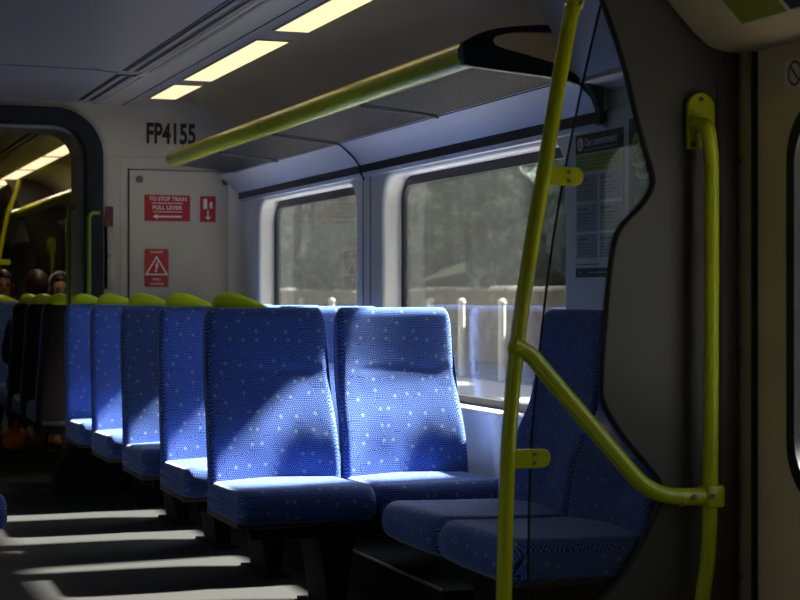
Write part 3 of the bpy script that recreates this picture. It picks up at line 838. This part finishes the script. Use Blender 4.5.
for r0 in (.285, .49, .70):
    for c0 in (.06, .56):
        pl.append((pa(c0), pa(c0+.20), pz(r0+.040), pz(r0+.026)))
        for k in range(4): pl.append((pa(c0), pa(c0+.30-.05*(k % 2)), pz(r0+.072+.022*k), pz(r0+.066+.022*k)))
pl.append((pa(.05), pa(.5), pz(.915), pz(.907)))
rects('small_print', pl, W2, M['postline'], s, .0006)
rects('small_print', [(pa(.28), pa(.75), pz(.972), pz(.962)), (pa(.06), pa(.10), pz(.975), pz(.958))], W2, M['postgrey'], s, .0006)
s = thing('advert_poster', 'teal advertising poster with lime brush lettering beside the white notice', 'poster', (WX, 4.95, 1.40))
plate('sheet', [rrect2(-5.035, -4.74, 1.40, 1.745, .004)], .002, wfp, M['adteal'], s)
def brush(pts, w):
    bm = bmesh.new(); P = catmull([(a, b, 0) for a, b in pts], 6)
    add_tube(bm, [W2 @ Vector((p.x, p.y, .001)) for p in P], w, 6); return bm
st = [[(-4.99, 1.67), (-4.965, 1.69), (-4.985, 1.66), (-4.955, 1.635), (-4.99, 1.625)], [(-4.95, 1.65), (-4.93, 1.69), (-4.91, 1.65), (-4.94, 1.63)], [(-4.99, 1.60), (-4.95, 1.585), (-4.90, 1.60), (-4.87, 1.58)], [(-4.97, 1.565), (-4.93, 1.55), (-4.88, 1.555)]]
for q in st: obj('brush_stroke', brush(q, .011), M['adlime'], s)
bm = bmesh.new()
for c in ((-4.985, 1.475), (-4.95, 1.455)): 
    bm.faces.new([bm.verts.new(W2 @ Vector((c[0]+.018*math.cos(2*PI*k/12), c[1]+.018*math.sin(2*PI*k/12), .0006))) for k in range(12)])
obj('pink_patch', bm, M['adpink'], s)
# header sticker on the sloped face above the door
def slope_frame(y):
    A = Vector((2.443, 0, 1.910)); B = Vector((2.30, 0, 2.05)); b = (B-A).normalized(); a = Vector((0, -1, 0)); nrm = a.cross(b)
    m = Matrix((a, b, nrm)).transposed().to_4x4(); m.translation = A+Vector((0, y, 0))+nrm*.001
    return m
sl = slope_frame(4.27)
s = thing('header_sticker', 'lime sticker on the sloped header above the door', 'sticker', (2.4, 4.0, 1.95))
rects('sheet', [(.235, .455, -.012, .17)], sl, M['stkgreen'], s, .0006)
rects('small_print', [(.26, .40, .150, .156), (.26, .42, .128, .134), (.26, .41, .106, .112), (.26, .38, .084, .090)], sl, M['postline'], s, .0012)
s = thing('header_strip', 'narrow black strip sticker beside the lime sticker above the door', 'sticker', (2.4, 3.6, 1.95))
rects('sheet', [(.475, .90, -.010, .045)], sl, M['ink'], s, .0006)
rects('small_print', [(.52, .85, .015, .021)], sl, M['postgrey'], s, .0012)
s = thing('no_entry_sticker', 'white sticker with a red prohibition circle on the cream door', 'sticker', (DX, 4.05, 1.75))
dfx = frame_wall(DX-.001)
plate('sheet', [rrect2(-4.097, -3.97, 1.735, 1.815, .004)], .0008, dfx, M['signwhite'], s)
D3 = frame_wall(DX-.002)
cc = lambda rr: [(-4.045+rr*.95*math.cos(2*PI*k/32), 1.776+rr*math.sin(2*PI*k/32)) for k in range(32)]
plate('red_ring', [cc(.036), cc(.028)], .0006, D3, M['red'], s)
ca = math.cos(PI*.75); sa = math.sin(PI*.75)
poly('red_bar', [(-4.045+u*ca-v*sa, 1.776+u*sa+v*ca) for u, v in ((-.030, -.004), (.030, -.004), (.030, .004), (-.030, .004))], D3, M['red'], s, .0009)

# ------------------------------------------------------------------ passengers beyond the portal
def skin_body(chains, name, m, parent, sub=1):
    verts = []; edges = []; rad = []; idx = {}
    for ch in chains:
        prev = None
        for p, r_ in ch:
            k = tuple(round(c, 4) for c in p)
            if k not in idx: idx[k] = len(verts); verts.append(p); rad.append(r_)
            if prev is not None: edges.append((prev, idx[k]))
            prev = idx[k]
    me = bpy.data.meshes.new(name); me.from_pydata(verts, edges, [])
    o = bpy.data.objects.new(name, me); C.objects.link(o)
    sk = o.modifiers.new('Skin', 'SKIN'); sb = o.modifiers.new('Sub', 'SUBSURF'); sb.levels = sb.render_levels = sub
    for v, r_ in zip(me.skin_vertices[0].data, rad): v.radius = r_ if isinstance(r_, tuple) else (r_, r_)
    me.skin_vertices[0].data[0].use_root = True
    bpy.context.view_layer.update()
    nm = bpy.data.meshes.new_from_object(o.evaluated_get(bpy.context.evaluated_depsgraph_get()))
    bpy.data.objects.remove(o)
    return link(name, nm, m, parent, 80)
def person(label, x, y, hair_m, band, hz=1.33):
    t = thing('person', label, 'person', (0, 0, 0), 'passengers beyond the portal')
    dz = hz-1.33
    P = [(0, .02, .56), (0, .05, .75), (0, .07, .95)]
    spine = [((0, .02, .56+dz*.2), (.15, .11)), ((0, .04, .72+dz), (.145, .105)), ((0, .06, .92+dz), (.16, .10)), ((0, .055, 1.02+dz), (.09, .07)), ((0, .045, 1.08+dz), .052), ((0, .03, 1.12+dz), .060), ((0, .005, 1.17+dz), (.072, .085)), ((0, .01, 1.24+dz), (.076, .095)), ((0, .02, 1.295+dz), (.062, .075))]
    chains = [spine]
    for sx in (-1, 1):
        chains.append([spine[2], ((sx*.17, .06, .945+dz), .052), ((sx*.21, .0, .72+dz), .042), ((sx*.13, -.22, .66), .032), ((sx*.10, -.29, .635), .026)])
        for k in range(4):
            chains.append([((sx*.10, -.29, .635), .026), ((sx*(.115-.02*k), -.345, .62), .009), ((sx*(.115-.02*k), -.385+.004*k*k, .605), .008)])
        chains.append([((sx*.10, -.29, .635), .026), ((sx*.06, -.31, .625), .010), ((sx*.05, -.34, .615), .008)])
        chains.append([spine[0], ((sx*.09, -.08, .555), .085), ((sx*.10, -.42, .54), .062), ((sx*.10, -.44, .10), .042), ((sx*.10, -.47, .05), .040), ((sx*.10, -.60, .04), .032)])
    body = skin_body(chains, 'body', M['skin'], t)
    hb = bmesh.new(); add_ball(hb, (0, .03, 1.245+dz), (.090, .108, .108), 3)
    for v in list(hb.verts):
        if v.co.y < -.045 and v.co.z < 1.285+dz or v.co.z < 1.14+dz: hb.verts.remove(v)
    obj('hair', hb, hair_m, t, 80)
    fb = bmesh.new(); add_ball(fb, (0, -.088, 1.195+dz), (.013, .018, .02), 2)
    obj('nose', fb, M['skin'], body)
    eb = bmesh.new()
    for sx in (-1, 1): add_ball(eb, (sx*.032, -.075, 1.225+dz), (.014, .012, .010), 2)
    obj('eyes', eb, M['hair'], body)
    mb = bmesh.new(); add_ball(mb, (0, -.078, 1.155+dz), (.022, .010, .006), 2); obj('mouth', mb, M['adpink'], body)
    er = bmesh.new()
    for sx in (-1, 1): add_ball(er, (sx*.082, .015, 1.215+dz), (.012, .02, .03), 2)
    obj('ears', er, M['skin'], body)
    sh = [[((0, .02, .60), (.165, .125)), ((0, .04, .74+dz), (.160, .118)), ((0, .06, .92+dz), (.172, .112)), ((0, .055, 1.03+dz), (.088, .074))]]
    for sx in (-1, 1): sh.append([sh[0][2], ((sx*.175, .06, .94+dz), .063), ((sx*.21, .0, .72+dz), .054), ((sx*.145, -.18, .665), .044)])
    skin_body(sh, 'shirt', M['shirt'], t)
    tr = [[((0, .03, .56), (.16, .11)), ((0, .02, .60), (.155, .115))]]
    for sx in (-1, 1): tr.append([tr[0][0], ((sx*.09, -.08, .56), .095), ((sx*.10, -.42, .545), .073), ((sx*.10, -.445, .12), .052)])
    skin_body(tr, 'trousers', M['trousers'], t)
    if band:
        obj('head_band', tube([(.096*math.cos(a), .03, 1.235+dz+.118*math.sin(a)) for a in [PI*k/16 for k in range(17)]], .011, 8), M['pale'], t)
    t.location = (x, y, 0)
    return t
pa_ = person('person with auburn hair seen from behind, seated beyond the portal', 1.735, 12.66, M['hairr'], False, 1.335); pa_.rotation_euler = (0, 0, PI)
person('person with black hair and a pale head band seated beyond the portal', 2.05, 13.55, M['hair'], True, 1.325)
person('dark haired person at the left edge of the photo, seated one row farther back', 1.71, 14.45, M['hair'], False, 1.36)
bm = bmesh.new(); vs = add_ball(bm, (0, 0, .09), (.10, .16, .09), 3)
for v in bm.verts: v.co.z = max(0, v.co.z); v.co += .01*noise.noise_vector(v.co*14)
for v in bm.verts: v.co.z = max(0, v.co.z)
t = thing('orange_bag', 'small orange bag on the aisle floor far beyond the portal', 'bag', (0, 0, 0))
obj('bag_body', bm, M['orange'], t, 80); obj('strap', tube(catmull([(0, -.10, .15), (0, -.05, .24), (0, .05, .24), (0, .10, .15)], 5), .008, 8), M['orange'], t)
t.location = (1.62, 12.9, 0)

# ------------------------------------------------------------------ trackside outside
struct(obj('ground', box(2.9, 60, -20, 140, -1.1, -1.0), M['ballast']))
struct(obj('ground', box(-40, -.7, -20, 140, -1.1, -1.0), M['ballast']))
bm = bmesh.new(); add_prism(bm, [(6.8, -1.0), (7.2, -.15), (8.9, .02), (8.9, .10), (12, .9), (14, 1.3), (30, 5), (30, -1.0)], -20, 140)
struct(obj('embankment', bm, M['soil'], smooth=20))
struct(obj('path', box(7.2, 8.6, -20, 140, -.2, .06), M['concrete']))
bm = bmesh.new(); add_prism(bm, [(-3.0, -1.0), (-3.2, 1.2), (-6, 2.4), (-14, 3.2), (-14, -1.0)], -20, 140)  # unseen left bank, added to cut daylight through the left windows
struct(obj('embankment', bm, M['soil'], smooth=20))
# rough stone wall along the bank
bm = bmesh.new()
ny = 260; rows = []
for j in range(ny+1):
    y = 5+60*j/ny; top = 1.24+.05*noise.noise(Vector((y*.9, 0, 0)))+.03*noise.noise(Vector((y*4, 2, 0)))
    rows.append([bm.verts.new((9.4+.06*noise.noise(Vector((y*3, z*3, k))), y, z)) for k, z in enumerate((0, .25, .5, .75, 1.0, top))] + [bm.verts.new((9.8, y, top+.02)), bm.verts.new((9.8, y, 0))])
for A, B in zip(rows, rows[1:]):
    for k in range(len(A)-1): bm.faces.new((A[k], A[k+1], B[k+1], B[k]))
struct(obj('stone_wall', bm, M['stone'], smooth=30))
cp = bmesh.new()
for j in range(90):
    y = 5+60*j/90; h = 1.25+.05*noise.noise(Vector((y*.9, 0, 0)))
    if random.random() < .75: add_box(cp, 9.36, 9.7, y, y+.5*random.uniform(.7, 1.15), h-.01, h+random.uniform(.015, .05), bev=.01)
struct(obj('trim_18', cp, M['concrete']))
def post(y, h):
    t = thing('trackside_post', 'white post in front of the stone wall outside', 'post', (0, 0, 0), 'white trackside posts')
    obj('shaft', tube([(0, 0, 0), (0, 0, h)], [.05, .045], 10), M['postwhite'], t)
    obj('cap', tube([(0, 0, h), (0, 0, h+.04), (0, 0, h+.07)], [.06, .055, .02], 10), M['postwhite'], t)
    t.location = (8.75, y, .06); return t
p0 = post(20.3, 1.0)
for y in (21.7, 22.9, 24.4, 25.6, 27.6, 29.4, 31.2, 33.0, 34.5, 36.6): dup(p0, (8.75, y, .06))
t = thing('shade_mast', 'added concrete mast outside, out of view, shading the front seat cushions', 'mast', (5.0, 6.015, -1.0))  # unseen mast added to cast shade on the front seat cushions
obj('column', box(4.75, 5.25, 5.78, 6.27, -1.0, 7.5, bev=.03), M['concrete'], t)
obj('cross_arm', box(4.9, 5.1, 5.5, 6.6, 7.5, 7.7, bev=.02), M['steel'], t)
def tree(x, y, h, w, seed, label):
    t = thing('tree', label, 'tree', (0, 0, 0), 'trees behind the stone wall')
    rnd = random.Random(seed)
    bm = bmesh.new(); add_tube(bm, [(0, 0, 0), (.1, .05, h*.3), (0, 0, h*.65)], [.22, .16, .08], 10); obj('trunk', bm, M['bark'], t)
    bm = bmesh.new()
    for k in range(9):
        a = rnd.uniform(0, 2*PI); q = rnd.uniform(.1, .6)*w
        z = rnd.uniform(.22, .85)*h
        add_ball(bm, (q*math.cos(a), q*math.sin(a), z), (w*rnd.uniform(.4, .6), w*rnd.uniform(.4, .6), h*rnd.uniform(.16, .24)), 4)
    for v in bm.verts:
        v.co += noise.noise_vector(v.co*1.3+Vector((seed, 0, 0)))*.45+noise.noise_vector(v.co*4)*.16
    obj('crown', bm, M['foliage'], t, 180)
    t.location = (x, y, .8); return t
tl = [(12.9, 13+5.9*k, 4.8+.7*((k*5) % 3), 2.0+.12*(k % 2)) for k in range(7)] + [(18.2, 16+7.2*k, 6.6+.5*(k % 2), 2.5) for k in range(5)]
tdesc = ['first', 'second', 'third', 'fourth', 'fifth', 'sixth', 'seventh']
for i, (x, y, h, w) in enumerate(tl):
    lab = ('dull green bushy tree just behind the stone wall, %s from the near end' % tdesc[i]) if i < 7 else ('tall dark tree higher up the bank, %s of the back row' % tdesc[i-7])
    tree(x, y, h, w, i+3, lab)

# ------------------------------------------------------------------ light
w = bpy.data.worlds.new('World'); SC.world = w; w.use_nodes = True
t = w.node_tree; t.nodes.clear()
o = t.nodes.new('ShaderNodeOutputWorld'); bg = t.nodes.new('ShaderNodeBackground'); sky = t.nodes.new('ShaderNodeTexSky')
sky.sky_type = 'NISHITA'; sky.sun_disc = False; sky.sun_elevation = math.radians(37); sky.sun_rotation = math.radians(60)
sky.air_density = 1.2; sky.dust_density = 2.5
bg.inputs['Strength'].default_value = .29
hs = t.nodes.new('ShaderNodeHueSaturation'); hs.inputs['Saturation'].default_value = .28
t.links.new(sky.outputs[0], hs.inputs['Color']); t.links.new(hs.outputs[0], bg.inputs[0]); t.links.new(bg.outputs[0], o.inputs[0])
sd = Vector((-1, -.09, -.95)).normalized()
L = bpy.data.lights.new('sun', 'SUN'); L.energy = 68; L.angle = math.radians(3.2); L.color = (1, .93, .82)
lo = bpy.data.objects.new('sun', L); C.objects.link(lo); lo.rotation_euler = sd.to_track_quat('-Z', 'Y').to_euler(); lo.location = (8, 2, 8)

for k, y in enumerate((12.6, 15.6, 18.6)):
    A = bpy.data.lights.new('far_lamp', 'AREA'); A.shape = 'RECTANGLE'; A.size = .15; A.size_y = 1.3; A.energy = 5; A.color = (1, .82, .58)
    ao = bpy.data.objects.new('far_lamp', A); C.objects.link(ao); ao.location = (2.05, y, CZ-.02)
# ------------------------------------------------------------------ camera
cam = bpy.data.cameras.new('camera'); co = bpy.data.objects.new('camera', cam); C.objects.link(co)
f = 1700.; yaw = math.atan(615/f)
co.location = (0, 0, 1.16); co.rotation_euler = (PI/2, 0, -yaw)
cam.sensor_width = 36; cam.lens = f/800*36; cam.shift_y = -.005; cam.clip_start = .05; cam.clip_end = 400
cam.dof.use_dof = True; cam.dof.focus_distance = 6.6; cam.dof.aperture_fstop = 5.0
SC.camera = co
SC.view_settings.view_transform = 'Standard'
SC.view_settings.exposure = 0
for o in bpy.data.objects:
    if '_o' in o: del o['_o']
